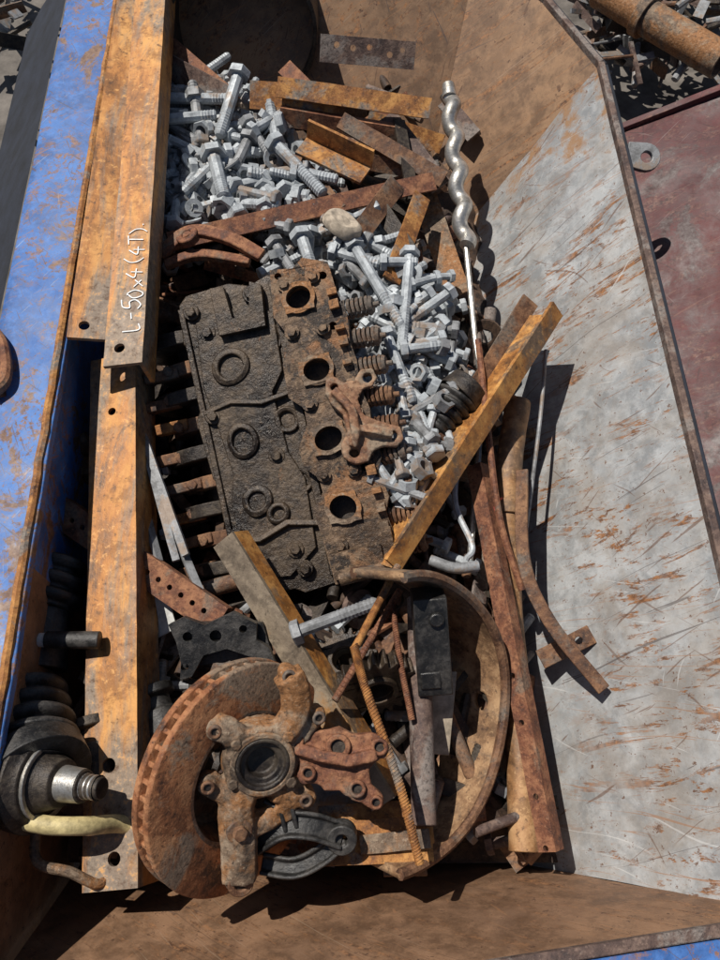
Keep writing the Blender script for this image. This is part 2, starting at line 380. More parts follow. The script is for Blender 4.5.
# ---------------- outside scrap beyond the skips
w=B()
for i in range(300):
    px=random.uniform(575,760); py=random.uniform(-60,72) ; 
    if i>260: px=random.uniform(-30,18); py=random.uniform(-60,60)
    z=random.uniform(-150,-60)
    p=W(px,py,z); d=rdir(.5); L=random.uniform(20,90)
    k=random.random(); mt=random.choice([0,0,0,1,2,2,3])
    if k<.45: w.cyl(p-d*L/2,p+d*L/2,random.uniform(2,6),n=9,mat=mt)
    else: flat(w,p-d*L/2,p+d*L/2,random.uniform(6,20),3,roll=random.uniform(-50,50),mat=mt)
w.make('outside_scrap_pile',[GALV2,RUST_B,DARKM,RUST_P],bevel=0)
w=B(); w.pipe(W(600,-10,-40),W(722,62,-40),24,4,24,0); w.lathe(W(640,14,-40),W(722,62,-40)-W(600,-10,-40),[(0,24),(0,29),(14,29),(14,24)],24,0); w.make('old_exhaust_pipe',[CAST])
w=B(); flat(w,W(-14,330,106),W(-6,396,106),36,6,10); w.tube(path([W(-12,325,108),W(2,345,109),W(5,378,109),W(-10,395,108)]),6,10); w.make('rusty_lug',[RUST_R])

# ---------------- base mound of mixed scrap
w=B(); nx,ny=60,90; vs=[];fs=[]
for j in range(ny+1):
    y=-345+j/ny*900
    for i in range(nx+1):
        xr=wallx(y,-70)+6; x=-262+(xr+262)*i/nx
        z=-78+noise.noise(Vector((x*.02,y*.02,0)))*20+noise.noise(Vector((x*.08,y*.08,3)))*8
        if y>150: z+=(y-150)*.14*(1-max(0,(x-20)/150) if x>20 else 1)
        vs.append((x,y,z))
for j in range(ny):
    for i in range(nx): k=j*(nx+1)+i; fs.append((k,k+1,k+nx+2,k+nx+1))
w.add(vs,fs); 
def okpt(p,r=20): return -255+r*.3<p.x<wallx(p.y,p.z)-r*.8 and p.y>-345
cnt=0
while cnt<950:
    px=random.uniform(0,560); py=random.uniform(20,870); z=random.uniform(-70,-12)
    if py<300 and px>400: z=random.uniform(-75,-50)
    if py<330 and px<400: z+=25
    if px<120 and py>350: z=random.uniform(-60,20)
    if px>500: z=random.uniform(-75,-40)
    p=W(px,py,z); d=rdir(.3); L=random.uniform(16,90)
    if not(okpt(p-d*L/2) and okpt(p+d*L/2)): continue
    cnt+=1; k=random.random(); mt=random.choice([0,1,1,2,2,3,4,4])
    if k<.22: w.cyl(p-d*L/2,p+d*L/2,random.uniform(2,6),n=12,mat=mt)
    elif k<.32: w.pipe(p-d*L/2,p+d*L/2,random.uniform(5,10),2.5,16,mt)
    elif k<.52: angle(w,p-d*L/2,p+d*L/2,18,18,3,random.uniform(-80,80),mat=mt)
    elif k<.78: flat(w,p-d*L/2,p+d*L/2,random.uniform(6,22),3,roll=random.uniform(-60,60),mat=mt)
    elif k<.90: bolt(w,p,d,min(50,L*.6),5,mat=random.choice([5,mt,mt]))
    elif k<.95: hexnut(w,p,rdir(2),10,9,mat=random.choice([5,mt]))
    else: w.lathe(p,rdir(.9),[(0,9),(0,19),(6,19),(6,9)],22,mt,closed=True)
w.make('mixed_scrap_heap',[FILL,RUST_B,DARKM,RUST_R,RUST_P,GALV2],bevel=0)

# ---------------- galvanised bolts
w=B()
RA=[(162,72),(205,70),(240,100),(275,115),(300,150),(325,188),(250,205),(175,228),(152,225),(150,150)]
RB=[(262,218),(318,205),(352,212),(395,240),(425,265),(445,330),(462,395),(440,440),(425,490),(400,515),(380,480),(372,400),(362,330),(330,270),(275,268)]
def scatter(P,n,z0,z1,sz,minx,maxx,miny,maxy):
    c=0
    while c<n:
        px=random.uniform(minx,maxx); py=random.uniform(miny,maxy)
        if not inpoly(px,py,P): continue
        f=c/n; z=z0+(z1-z0)*f+random.uniform(-6,6)
        p=W(px,py,z); d=rdir(.32); L=random.uniform(30,66)*sz; r=random.choice([4.2,5.0,5.8])*sz
        if px>400 and d.x>0.2: d.x=-d.x
        k=random.random(); mt=0 if random.random()<.68 else 1
        if k<.60: bolt(w,p-d*L/2,d,L,r,mt,nut=random.random()<.3)
        elif k<.90: hexnut(w,p,rdir(1.5),r*1.9,r*1.7,mt)
        else: washer(w,p,rdir(1.5),r*2.1,mt)
        c+=1
scatter(RA,460,5,64,1.12,150,330,60,230)
scatter(RB,600,-12,54,1.0,260,465,205,520)
for (px,py) in [(330,640),(350,615),(300,640),(390,560),(460,560),(440,590),(150,470),(165,520),(75,458),(110,455),(440,365),(455,380),(430,540),(450,500),(380,820),(330,690),(345,700)]:
    p=W(px,py,-5+random.uniform(-10,15)); d=rdir(.2); bolt(w,p-d*20,d,40,4.6,0)
for a_,b_,r in [((160,98,70),(225,99,72),6.5),((160,120,72),(208,116,72),6.5),((240,70,86),(222,128,70),7.5),((272,140,74),(318,188,66),7),((212,150,74),(222,190,72),8),((352,242,66),(398,320,60),6.2),((410,250,62),(402,345,58),6),((330,250,60),(372,262,60),6),((400,350,60),(440,345,60),5.5),((380,262,62),(410,262,62),5.5),((300,232,64),(312,268,62),7),((448,305,30),(425,318,34),7),((385,330,64),(410,395,54),5.6),((400,470,40),(420,440,46),7),((292,170,66),(330,178,66),6)]:
    p=W(*a_);q=W(*b_); bolt(w,p,q-p,(q-p).length,r,0)
w.make('pile_of_galvanised_bolts',[GALV,GALV2],bevel=0,ang=30)

# ---------------- engine block
eng=empty('engine_block',W(290,430,50))
M=F(290,430,52,rot=12.5,tx=-3,ty=-4)
w=B()
out=[(-86,-150),(-60,-158),(-30,-156),(-20,-162),(20,-158),(30,-150),(30,150),(10,158),(-10,152),(-30,160),(-75,158),(-84,150),(-88,110),(-82,100),(-84,40),(-90,30),(-88,-30),(-83,-40),(-84,-110)]
w.plate(M,out,80,mat=0,z=0)
w.plate(M,[(x*1.0-4 if x<0 else x,y*.98) for x,y in out],40,mat=0,z=-82)
w.plate(M,[(-70,128),(-20,134),(8,120),(6,60),(-8,40),(-6,-20),(4,-50),(0,-120),(-30,-142),(-72,-138),(-74,-60),(-66,-30),(-70,20),(-76,60)],6,z=4)
w.box(M,(-82,0,1.5),(6,290,6)); w.box(M,(14,0,2.5),(8,300,8))
w.sweep([M@Vector(p) for p in[(-80,-96,2),(-50,-100,5),(-20,-92,5),(10,-98,2)]],rect(6,6),(0,0,1))
w.sweep([M@Vector(p) for p in[(-80,34,2),(-50,38,5),(-20,30,5),(10,36,2)]],rect(5,5),(0,0,1))
for (x,y,r1,r2) in [(-45,74,19,12),(-48,0,17,11),(-46,-62,16,9),(-27,-80,11,6)]:
    w.lathe(Vector((x,y,-3)),(0,0,1),[(0,r1+2),(9,r1),(10.5,r2+2),(9.5,r2),(1,r2-1),(1,0)],30,0,M=M)
    w.lathe(Vector((x,y,-2.9)),(0,0,1),[(5.0,r2-2.5),(5.5,0)],24,2,M=M)
for (x,y,r) in[(-2,96,17),(0,10,14),(-2,-52,15)]:
    w.lathe(Vector((x,y,-2)),(0,0,1),[(0,r),(6,r-2),(5,r-6),(-1,r-8),(-1,0)],24,0,M=M)
for (x,y) in[(-72,140),(-10,142),(-74,-140),(-15,-138),(-72,30),(-72,-90),(-18,-22),(-60,115),(-20,-118)]:
    w.plate(M@Matrix.Translation((x,y,9)),hexa(5.5,random.uniform(0,60)),7)
    w.plate(M@Matrix.Translation((x,y,5)),[(8.5*math.cos(i*.52),8.5*math.sin(i*.52)) for i in range(12)],4)
w.plate(M@Matrix.Translation((-28,112,12)),[(-20,-6),(28,-6),(32,34),(22,40),(14,10),(-4,8),(-6,42),(-20,44)],9)
o=w.make('cylinder_block',[OILY,HEADM,DARKM],bevel=1.6,parent=eng,rough=3)
w=B()
hout=[(14,-158),(48,-162),(60,-150),(74,-148),(80,-120),(76,-100),(82,-86),(78,-60),(84,-48),(80,-20),(84,0),(80,22),(82,50),(78,70),(82,96),(76,120),(74,150),(50,160),(38,152),(16,156),(10,110),(20,92),(20,76),(10,62),(8,28),(20,15),(20,-2),(8,-20),(8,-40),(20,-54),(20,-70),(8,-84),(10,-120)]
ports=[(38,122,13,11),(40,50,13,11),(38,-19,13,11),(36,-88,13,11)]
small=[(66,y,4) for y in(138,88,14,-54,-124)]+[(20,-145,3.5),(22,148,3.5)]
w.plate(M,hout,14,holes=ports+small,z=18,mat=0)
w.plate(M,[(20,-150),(70,-146),(76,0),(70,148),(20,150)],60,z=3,mat=1)
for (x,y,a_,b_) in ports:
    pr=[(x+(a_+4.5)*math.cos(math.radians(q))*(1.22 if q%90==45 else 1),y+(b_+4.5)*math.sin(math.radians(q))*(1.2 if q%90==45 else 1)) for q in range(0,360,15)]
    w.plate(M,pr,5,holes=[(x,y,a_,b_)],z=22,hn=20,mat=2)
for y in(88,16,-54,-124,140):
    for x in(26,56):
        yy=y+random.uniform(-4,4)
        w.plate(M@Matrix.Translation((x,yy,25)),hexa(4.8,random.uniform(0,60)),8)
        w.plate(M@Matrix.Translation((x,yy,21)),[(7.5*math.cos(i*.52),7.5*math.sin(i*.52)) for i in range(12)],5)
for y in range(-130,140,18):
    w.box(M,(72,y+random.uniform(-4,4),21),(9,random.uniform(4,10),8),mat=2)
w.box(M,(40,-140,26),(50,24,14)); w.box(M,(66,-134,22),(24,40,14))
w.cyl(M@Vector((20,-152,28)),M@Vector((70,-150,28)),7)
w.make('cylinder_head',[HEADM,DARKM,CAST],bevel=1.4,parent=eng,rough=3)
w=B()
for i in range(9):
    y=104-i*30
    p=M@Vector((80,y,4)); d=(M.to_3x3()@Vector((1,-.08+random.uniform(-.08,.08),.22))).normalized()
    spring(w,p,d,8,25,5.6,1.8)
    w.cyl(p+d*25,p+d*28,9,7.5,14); w.cyl(p+d*20,p+d*34,3,2.4,10)
w.make('valve_springs',[RUST_B],bevel=0,parent=eng)
w=B()
for i in range(9):
    y=120-i*30
    R=44 if i%2==0 else 36
    cx=-92-(5 if i%2==0 else 0); p0=M@Vector((cx,y-7,-52)); p1=M@Vector((cx,y+7,-52))
    w.cyl(p0,p1,R,R,30,mat=i%2)
    w.box(M,(cx-30,y+random.uniform(-3,3),-22),(36,11,16),mat=1 if i%3 else 2)
    w.plate(M@Matrix.Translation((cx-22,y,-12)),hexa(6),9,mat=1)
w.cyl(M@Vector((-92,-150,-52)),M@Vector((-92,140,-52)),17,17,24)
w.make('crankshaft_and_caps',[DARKM,RUST_B,RUST_O],bevel=1.2,parent=eng,rough=2)
# rusty bracket plate lying on the head
w=B(); M2=F(364,418,84,rot=6,tx=-6,ty=5)
w.plate(M2,[(-34,42),(-26,46),(-16,38),(-6,40),(2,50),(14,50),(18,40),(12,32),(2,30),(-4,20),(0,4),(14,-4),(26,-8),(36,-12),(38,-24),(30,-32),(16,-30),(6,-34),(0,-44),(-14,-46),(-24,-38),(-26,-26),(-18,-12),(-20,4),(-30,16),(-36,28)],9,holes=[(8,41,5),(27,-20,5),(-13,-34,5),(-26,34,4)])
w.sweep([M2@Vector(p) for p in[(-28,30,1),(-12,8,5),(-10,-14,5),(-14,-28,1)]],rect(8,9),(0,0,1))
w.sweep([M2@Vector(p) for p in[(-10,-10,2),(10,-16,4),(26,-20,1)]],rect(7,8),(0,0,1))
w.make('rusty_mounting_bracket',[rust('bracket_rust',(.06,.025,.015),(.22,.10,.05),(.40,.24,.14),24,grime=(.26,.2,.14),gamt=(.48,.56))],remesh=1.3,disp=1.6,smi=2)

# ---------------- angle irons
w=B(); w_p0,w_p1=W(158,-45,112),W(112,340,114)
angle(w,w_p0,w_p1,40,34,4,-10,-1,holes1=[((w_p1-w_p0).length-14,26,5)]); w.make('steel_angle_iron',[MILL])
w=B(); p0,p1=W(168,-50,120),W(142,362,120)
a,n,d1,d2=angle(w,p0,p1,36,34,4,-22,-1,holes1=[((p1-p0).length-18,22,5)]); o=w.make('steel_angle_iron',[MILL])
# handwritten chalk marking on that flange
nn=d1.cross(a).normalized()
if nn.dot(n)<0: nn=-nn
X=-a; Y=nn.cross(X)
org=p1-a*34+nn*.9+(d1*5 if Y.dot(d1)>0 else d1*26)
glyph=[[[(0,16),(1,0),(7,1)]],[[(2,8),(8,9)]],[[(8,16),(1,15),(1,9),(6,9),(8,4),(4,0),(0,2)]],[[(4,15),(0,9),(2,1),(6,1),(8,8),(5,15),(3,15)]],[[(0,9),(7,2)],[(7,9),(0,1)]],[[(5,16),(0,7),(9,6)],[(6,11),(5,0)]],[[(5,18),(1,11),(1,4),(5,-2)]],[[(5,16),(0,7),(9,6)],[(6,11),(5,0)]],[[(0,14),(9,15)],[(5,15),(4,0)]],[[(0,18),(4,11),(4,4),(0,-2)]],[[(1,0),(2,.6)]]]
w=B(); cx=0
for gi,gl in enumerate(glyph):
    sh=random.uniform(.05,.4); jy=random.uniform(-2.2,2.2); q=random.uniform(.85,1.15)
    for st in gl:
        P=[org+X*((cx+(x+y*sh*.4)*q)*1.12+random.uniform(-.5,.5))+Y*((y*q+jy)*1.0+random.uniform(-.5,.5)) for x,y in st]
        P=path(P,5) if len(P)>2 else P
        w.sweep(P,rect(random.uniform(.8,1.15),.5),nn)
    cx+=max(x for st in gl for x,y in st)+(7 if gi==5 else 3.4)
w.make('chalk_marking',[CHALK],bevel=0,parent=o)
w=B(); p0,p1=W(135,352,66),W(138,888,28); L=(p1-p0).length
angle(w,p0,p1,47,44,4,-26,-1,holes1=[(L-22,20,5.5),(L-92,25,6),(60,24,4)]); w.make('steel_angle_iron',[MILL])
w=B(); p0,p1=W(563,316,74),W(400,572,52); 
angle(w,p0,p1,20,44,4,40,-1); w.make('steel_angle_iron',[MILLD])
w=B(); p0,p1=W(538,306,50),W(440,470,30); angle(w,p0,p1,20,22,3,20,-1); w.make('steel_angle_iron',[RUST_B])
w=B(); p0,p1=W(232,532,66),W(394,798,34); angle(w,p0,p1,24,26,4,-30,-1,mat=0,mat2=1); w.make('steel_angle_iron',[MILLG,MILLD])
w=B(); angle(w,W(166,232,74),W(432,172,60),20,18,4,20,-1); w.make('steel_angle_iron',[RUST_R])
for a_,b_,wd,rl,m in [((250,80,88),(345,86,84),30,10,RUST_O),((278,76,96),(432,98,86),22,14,RUST_O),((345,112,80),(448,172,50),20,25,RUST_B),
    ((280,108,74),(400,128,62),20,-20,RUST_R),((300,150,64),(345,205,60),24,10,RUST_B),((395,110,58),(450,180,38),26,20,RUST_P),
    ((405,190,56),(360,250,56),22,10,RUST_B),((430,200,52),(400,285,50),20,20,RUST_O),((370,110,40),(445,135,30),22,0,RUST_O),((432,180,30),(470,290,4),28,0,CAST),((350,150,60),(430,165,50),18,-10,RUST_B),
    ((402,255,46),(375,215,50),18,10,DARKM),((290,60,60),(340,110,60),20,10,RUST_R),((270,118,66),(330,100,70),16,0,RUST_P),((405,120,60),(420,200,48),14,30,DARKM),((450,95,10),(480,130,0),20,10,RUST_P),((415,250,40),(440,330,20),16,0,RUST_R)]:
    w=B(); angle(w,W(*a_),W(*b_),wd,12,3.5,rl,-1); w.make('steel_offcut',[m])
w=B()
p0,p1=W(308,138,70),W(372,168,62); angle(w,p0,p1,30,26,3.5,45,1); w.make('folded_steel_channel',[RUST_O])
w=B(); flat(w,W(320,48,70),W(415,56,66),30,3.5,0,holes=[(20,10,3.5),(40,12,3.5),(60,10,3.5),(85,16,3.5),(100,10,3)]); w.make('perforated_steel_plate',[RUST_P])
w=B(); flat(w,W(158,60,70),W(230,100,72),26,4,-15); w.make('steel_offcut',[RUST_P])
w=B(); angle(w,W(165,30,80),W(235,90,70),20,20,4,10,-1); w.make('steel_offcut',[RUST_R])
w=B(); M=F(250,4,40,rot=0,tx=50)
w.lathe(Vector((0,0,0)),(0,0,1),[(0,66),(0,70),(70,70),(70,66)],40,0,closed=True,M=M); w.make('rusted_drum_shell',[DARKM])  # dark metal puts the back-left shadow into the drum's colour
w=B(); M=F(170,10,40,rot=-20)
w.box(M,(10,0,0),(130,40,4)); w.make('back_shade_plate',[DARKM])  # plate added to darken the back-left corner, shadow painted as dark metal
w=B(); w.lathe(W(340,232,66),Vector((.3,.1,1)),[(-2,0),(0,17),(4,22),(12,21),(16,16),(13,9),(15,4),(14,0)],26); w.make('concrete_spacer',[BEIGE],rough=12,ang=60)

# ---------------- auger / twisted rod
w=B(); p0,p1=W(449,92,62),W(466,248,34); a=(p1-p0).normalized(); u=a.orthogonal().normalized(); v=a.cross(u); L=(p1-p0).length
n=110; w.tube([p0+a*L*i/n+(u*math.cos(i/n*2*math.pi*4.6)+v*math.sin(i/n*2*math.pi*4.6))*4.0 for i in range(n+1)],8.8,14)
w.cyl(p0-a*10,p0+a*8,7.5,8.5,14); w.tube(path([p1-a*6,p1+a*10,W(474,330,24),W(481,405,10),W(470,560,-6)]),3.2,8)
w.make('twisted_ground_anchor',[STEEL],bevel=0)
# ---------------- CV boots & shafts
def boot(b,p0,p1,r0,r1,n,mat):
    a=(p1-p0); L=a.length; pr=[(0,0),(0,r0*.8)]
    for i in range(n):
        f=i/n; r=r0+(r1-r0)*f; pr+= [(L*(f+.15/n),r),(L*(f+.4/n),r*1.02),(L*(f+.6/n),r*.95),(L*(f+.75/n),r*.78),(L*(f+.95/n),r*.78)]
    pr+=[(L,r1*.8),(L,0)]; b.lathe(p0,a,pr,36,mat)
w=B(); boot(w,W(458,398,42),W(432,432,34),24,13,5,0); w.cyl(W(432,432,34),W(408,462,28),9,8,16,1); w.cyl(W(470,386,44),W(458,398,42),22,24,24,1); w.cyl(W(408,462,28),W(380,500,10),6,6,12,1)
w.make('driveshaft_with_boot',[BLACK,DARKM],bevel=1,ang=50)
w=B()
boot(w,W(30,690,36),W(34,772,58),30,40,5,0); w.cyl(W(31,764,54),W(38,780,62),42,42,36,0)
ax=W(98,788,80)-W(38,780,62)
w.lathe(W(38,780,62),ax,[(-12,39),(0,40),(4,34),(8,32),(9,25),(14,21),(24,18),(25,13),(44,12),(45,9),(60,8),(61,0)],36,2)
w.lathe(W(38,780,62),ax,[(4,29),(11,29),(11,25),(4,25)],36,1,closed=True)
w.lathe(W(38,780,62),ax,[(45,9.5),(47,7.5),(49,9.5),(51,7.5),(53,9.5),(55,7.5),(57,9.5)],20,1)
w.lathe(W(38,780,62),ax,[(25,13.5),(43,12.5)],24,1)
w.make('cv_joint_with_boot',[BLACK,STEEL,DARKM],bevel=.8,ang=50)
w=B(); boot(w,W(60,560,20),W(45,610,22),26,32,3,0); w.cyl(W(45,610,22),W(36,670,20),22,26,30,0); w.make('rubber_boot',[BLACK],bevel=1)
w=B(); w.cyl(W(-10,640,46),W(46,640,48),6,6,16,1); w.cyl(W(46,640,48),W(100,640,48),7.5,7.5,16,0); w.make('shock_absorber_rod',[BLACK,WHITE],bevel=.6)
w=B(); w.tube(path([W(-30,790,66),W(-8,808,66),W(40,824,64),W(84,826,56),W(120,824,30),W(150,832,10)]),7,12); w.make('yellow_hose',[YEL],bevel=0)
w=B(); w.tube(path([W(35,830,40),W(38,862,40),W(70,872,36),W(98,884,24),W(112,870,14)]),4,10); w.make('bent_rusty_rod',[CAST],bevel=0)
w=B()
for (a_,b_,r) in [((100,690,10),(130,640,16),22),((90,720,10),(100,780,8),26),((150,690,0),(175,760,0),20),((70,600,0),(30,540,-8),18),((60,460,10),(90,440,16),12),((70,420,0),(85,480,0),14)]:
    A,C=W(*a_),W(*b_); w.lathe(A,C-A,[(0,0),(0,r),(8,r),(10,r*.7),(20,r*.7),(22,r*.9),((C-A).length,r*.8),((C-A).length,0)],26,random.choice([0,1,2]))
w.make('hub_castings',[DARKM,BLACK,RUST_B],bevel=1)
w=B(); p0,p1=W(48,486,36),W(228,608,34)
angle(w,p0,p1,28,14,4,-10,-1,holes1=[(x,14,2.6) for x in range(14,200,13)]); w.make('perforated_rusty_rail',[RUST_R])
w=B()
for i,(a_,b_) in enumerate([((128,395,40),(185,555,34)),((140,430,36),(176,560,30)),((150,470,30),(200,590,26)),((136,470,20),(160,560,26))]):
    flat(w,W(*a_),W(*b_),7,4,roll=20*i-20)
w.make('thin_steel_strips',[GALV2],bevel=.5)
w=B(); w.sweep(path([W(160,255,74),W(190,232,84),W(228,238,86),W(262,256,80)]),rect(14,7),(0,0,1)); w.lathe(W(190,240,80),(-.3,.1,1),[(0,5),(0,12),(9,12),(9,5)],22,0,closed=True)
w.sweep(path([W(165,265,70),W(200,255,74),W(250,262,74)]),rect(10,8),(0,0,1))
w.make('rusty_linkage_arm',[RUST_R],bevel=1.2)
# ---------------- brake disc
bd=empty('brake_disc',W(232,770,50))
M=F(230,770,52,rot=-8,tx=0,ty=50)
DISC=rust('worn_disc',(.05,.022,.012),(.27,.10,.038),(.44,.21,.095),20,grime=(.22,.165,.115),gamt=(.51,.57),bs=.7)
w=B()
for z0,z1 in((0,8),(17,25)):
    w.lathe(Vector((0,0,z0)),(0,0,1),[(0,66),(0,112),(1,114),(z1-z0-1,114),(z1-z0,112),(z1-z0,66)],90,0,closed=True,M=M)
for i in range(46):
    a=2*math.pi*i/46
    Mv=M@Matrix.Rotation(a,4,'Z'); w.box(Mv,(89,0,12.5),(46,5,9.4),mat=0)
w.lathe(Vector((0,0,0)),(0,0,1),[(25,68),(25,63),(6,58),(-12,56),(-14,20),(-20,20),(-20,60),(0,66)],60,1,closed=True,M=M)
w.make('vented_rotor',[DISC,RUST_B],bevel=.9,parent=bd)
# ---------------- steering knuckle
kn=empty('steering_knuckle',W(262,765,80))
M=F(262,762,92,rot=0,ty=16,tx=6)
w=B()
w.lathe(Vector((0,0,-26)),(0,0,1),[(0,22),(0,40),(26,38),(30,34),(30,24)],40,0,closed=True,M=M)
def web(pts,wd,th,z):
    P=[M@Vector((x,y,z+dz)) for x,y,dz in pts]; 
    w.sweep(path(P,6),[(-wd/2,-th/2),(-wd/2,th/2*.6),(-wd/6,th/2),(wd/6,th/2),(wd/2,th/2*.6),(wd/2,-th/2)],(0,0,1))
web([(-18,20,0),(-34,34,0),(-46,38,-4)],20,20,-8)
web([(24,24,0),(36,48,2),(34,72,4),(28,86,4)],22,22,-8)
web([(-20,-22,0),(-26,-50,2),(-24,-84,4),(-24,-122,6)],26,20,-8)
web([(14,-32,0),(30,-42,-2),(44,-46,-4)],22,20,-10)
web([(-28,-34,0),(-42,-28,-2),(-54,-18,-4)],18,18,-10)
web([(34,10,0),(48,28,0),(58,40,0)],16,18,-10)
web([(-24,-66,0),(0,-68,-2),(22,-58,-4)],18,16,-8)
for x,y,r in [(-46,38,11),(28,86,9),(-24,-66,15),(-24,-122,15),(44,-46,12),(-54,-18,10),(58,40,9),(22,-58,12)]:
    w.lathe(Vector((x,y,-18)),(0,0,1),[(0,0),(0,r),(16,r),(18,r-2),(18,0)],18,0,M=M)
w.make('casting',[CAST],remesh=1.35,parent=kn,disp=2.0,smi=2)
w=B()
w.lathe(Vector((0,0,2)),(0,0,1),[(-10,0),(-8,14),(0,16),(1,22),(6,23),(6,27),(-2,29)],40,1,M=M)
w.lathe(Vector((0,0,4)),(0,0,1),[(0,27),(4,27),(4,33),(0,33)],40,0,closed=True,M=M)
for (x,y) in[(-24,-66),(-24,-122)]:
    w.lathe(Vector((x,y,4)),(0,0,1),[(-8,6),(-8,14),(4,13),(4,6)],24,2,closed=True,M=M); w.lathe(Vector((x,y,4)),(0,0,1),[(1,6.5),(1,0)],16,1,M=M)
w.plate(M@Matrix.Translation((-24,-66,14)),hexa(8,10),8,mat=2)
for (x,y) in [(-26,24),(26,26),(28,-22),(-30,-16)]:
    w.plate(M@Matrix.Translation((x,y,9)),hexa(6,random.uniform(0,60)),9,mat=0)
for (x,y) in [(-46,38),(28,86),(44,-46),(-54,-18),(58,40)]:
    w.lathe(Vector((x,y,2)),(0,0,1),[(-2,3.5),(-2,7),(3,7),(3,3.5)],18,2,closed=True,M=M); w.lathe(Vector((x,y,2)),(0,0,1),[(1,4),(1,0)],12,1,M=M)
w.make('bearing_and_bolts',[CAST,DARKM,RUST_B],bevel=1,parent=kn)
# ---------------- rusty flange bracket
w=B(); M=F(334,758,84,rot=-6,tx=-8)
w.plate(M,[(-50,18),(-44,24),(-34,22),(-14,26),(2,30),(18,24),(34,28),(50,26),(56,16),(54,4),(44,4),(36,-8),(40,-22),(52,-30),(54,-40),(44,-46),(32,-40),(22,-38),(8,-30),(-6,-32),(-14,-26),(-30,-28),(-36,-20),(-34,-8),(-46,-4),(-52,6)],12,holes=[(-40,14,4.5),(44,16,4.5),(3,12,7),(-24,-16,4),(26,-26,5),(46,-37,3.5)],z=2)
w.sweep([M@Vector(p) for p in[(-40,6,3),(-16,2,7),(16,0,7),(42,8,3)]],rect(9,9),(0,0,1))
o=w.make('rusty_hinge_bracket',[RUST_R],remesh=1.3,disp=1.6)
o2=B()
for (x,y,r) in[(-40,14,9),(3,12,13),(44,16,9),(-24,-16,8),(26,-26,9),(46,-37,7)]:
    o2.lathe(Vector((x,y,8)),(0,0,1),[(-8,r*.55),(-8,r),(-1,r*.95),(-1,r*.55)],24,0,closed=True,M=M); o2.lathe(Vector((x,y,0)),(0,0,1),[(3,r*.57),(3,0)],16,1,M=M)
q=o2.make('bosses',[RUST_R,DARKM],bevel=1,parent=o)
# ---------------- hoop
w=B(); M=F(416,722,74,rot=2,ty=42)
nu,nv=260,34; Rr=146; wd=76; a0,a1=math.radians(-102),math.radians(94)
hc=(math.radians(-6),-wd*.42); hr=11
vs=[];fs=[]
def hoopr(a): return Rr*(1+.012*math.sin(a*5)+.012*math.sin(a*2.3+1))
for i in range(nu+1):
    a=a0+(a1-a0)*i/nu
    for j in range(nv+1):
        z=-wd*j/nv; du=(a-hc[0])*Rr; dv=z-hc[1]; D=math.hypot(du,dv); aa=a;zz=z
        if abs(D-hr)<1.6 and D>0: aa=hc[0]+du/D*hr/Rr; zz=hc[1]+dv/D*hr
        rr=hoopr(a)
        vs.append(M@Vector((rr*math.cos(aa)*.98,rr*math.sin(aa),zz)))
for i in range(nu):
    a=a0+(a1-a0)*(i+.5)/nu
    for j in range(nv):
        z=-wd*(j+.5)/nv
        if math.hypot((a-hc[0])*Rr,z-hc[1])<hr: continue
        k=i*(nv+1)+j; fs.append((k,k+nv+1,k+nv+2,k+1))
w.add(vs,fs); o=w.make('rusted_steel_hoop',[rust('hoop_rust',(.06,.032,.02),(.25,.14,.07),(.44,.28,.15),16,grime=(.14,.10,.07),gamt=(.5,.58))],bevel=0)
sm=o.modifiers.new('s','SOLIDIFY'); sm.thickness=7*S; sm.offset=0
w=B()
for zz in(0,-wd): w.tube([M@Vector((hoopr(a)*math.cos(a)*.98,hoopr(a)*math.sin(a),zz)) for a in [a0+(a1-a0)*i/80 for i in range(81)]],4.6,8)
w.make('rim_beads',[RUST_B],bevel=0,parent=o)
# ---------------- rebar and rods
def rebar(b,pts,r,mat=0):
    P=path(pts,14); b.tube(P,r,10,mat)
    for i in range(0,len(P)-1):
        for f in(0,.5):
            q=P[i].lerp(P[i+1],f); d=(P[i+1]-P[i]).normalized()+Vector((.3,.2,0)); d.normalize()
            b.lathe(q,d,[(-.8,r*.9),(0,r*1.18),(.8,r*.9)],10,mat)
w=B(); rebar(w,[W(354,646,96),W(366,690,94),W(398,780,80),W(420,864,66)],3.4); rebar(w,[W(354,650,92),W(375,610,74),W(398,566,60)],3.0); w.make('bent_rebar',[RUST_O],bevel=0)
w=B(); rebar(w,[W(335,700,60),W(400,590,50)],3); rebar(w,[W(392,600,50),W(400,660,50),W(412,720,46)],2.6); w.make('bent_rebar',[RUST_R],bevel=0)
w=B(); w.pipe(W(418,598,30),W(424,826,34),10,2.5,22); w.make('steel_pipe',[RUST_P])
w=B(); M=F(433,648,70,rot=5,tx=12); w.box(M,(0,0,-20),(34,104,42)); w.box(M,(-4,-34,2),(20,18,3)); w.cyl(M@Vector((6,30,0)),M@Vector((6,30,5)),6,6,16); w.make('black_steel_block',[BLACK],bevel=2,rough=2)
w=B(); P=path([W(518,402,14),W(508,480,8),W(508,600,-12),W(519,720,-24),W(524,852,-26)]); w.tube(P,13,20,scales=[1+.05*noise.noise(Vector((i*.4,0,0))) for i in range(len(P))]); w.lathe(P[12],P[14]-P[12],[(0,13),(0,16),(14,16),(14,13)],24); w.make('rusty_gas_pipe',[PIPEM])
w=B(); angle(w,W(480,462,36),W(556,852,2),16,14,4,-30,-1,holes1=[(x,9,2.6) for x in (200,240,300,340)]); w.make('slotted_steel_rail',[RUST_R])
w=B(); w.sweep(path([W(522,470,30),W(524,560,24),W(550,622,16),W(604,690,8)],14),rect(12,4),(-.5,.25,1)); w.make('curved_flat_bar',[RUST_B])
w=B(); flat(w,W(540,660,-25),W(592,634,-5),18,4,0,holes=[(40,9,3.5)]); w.make('steel_offcut',[RUST_B])
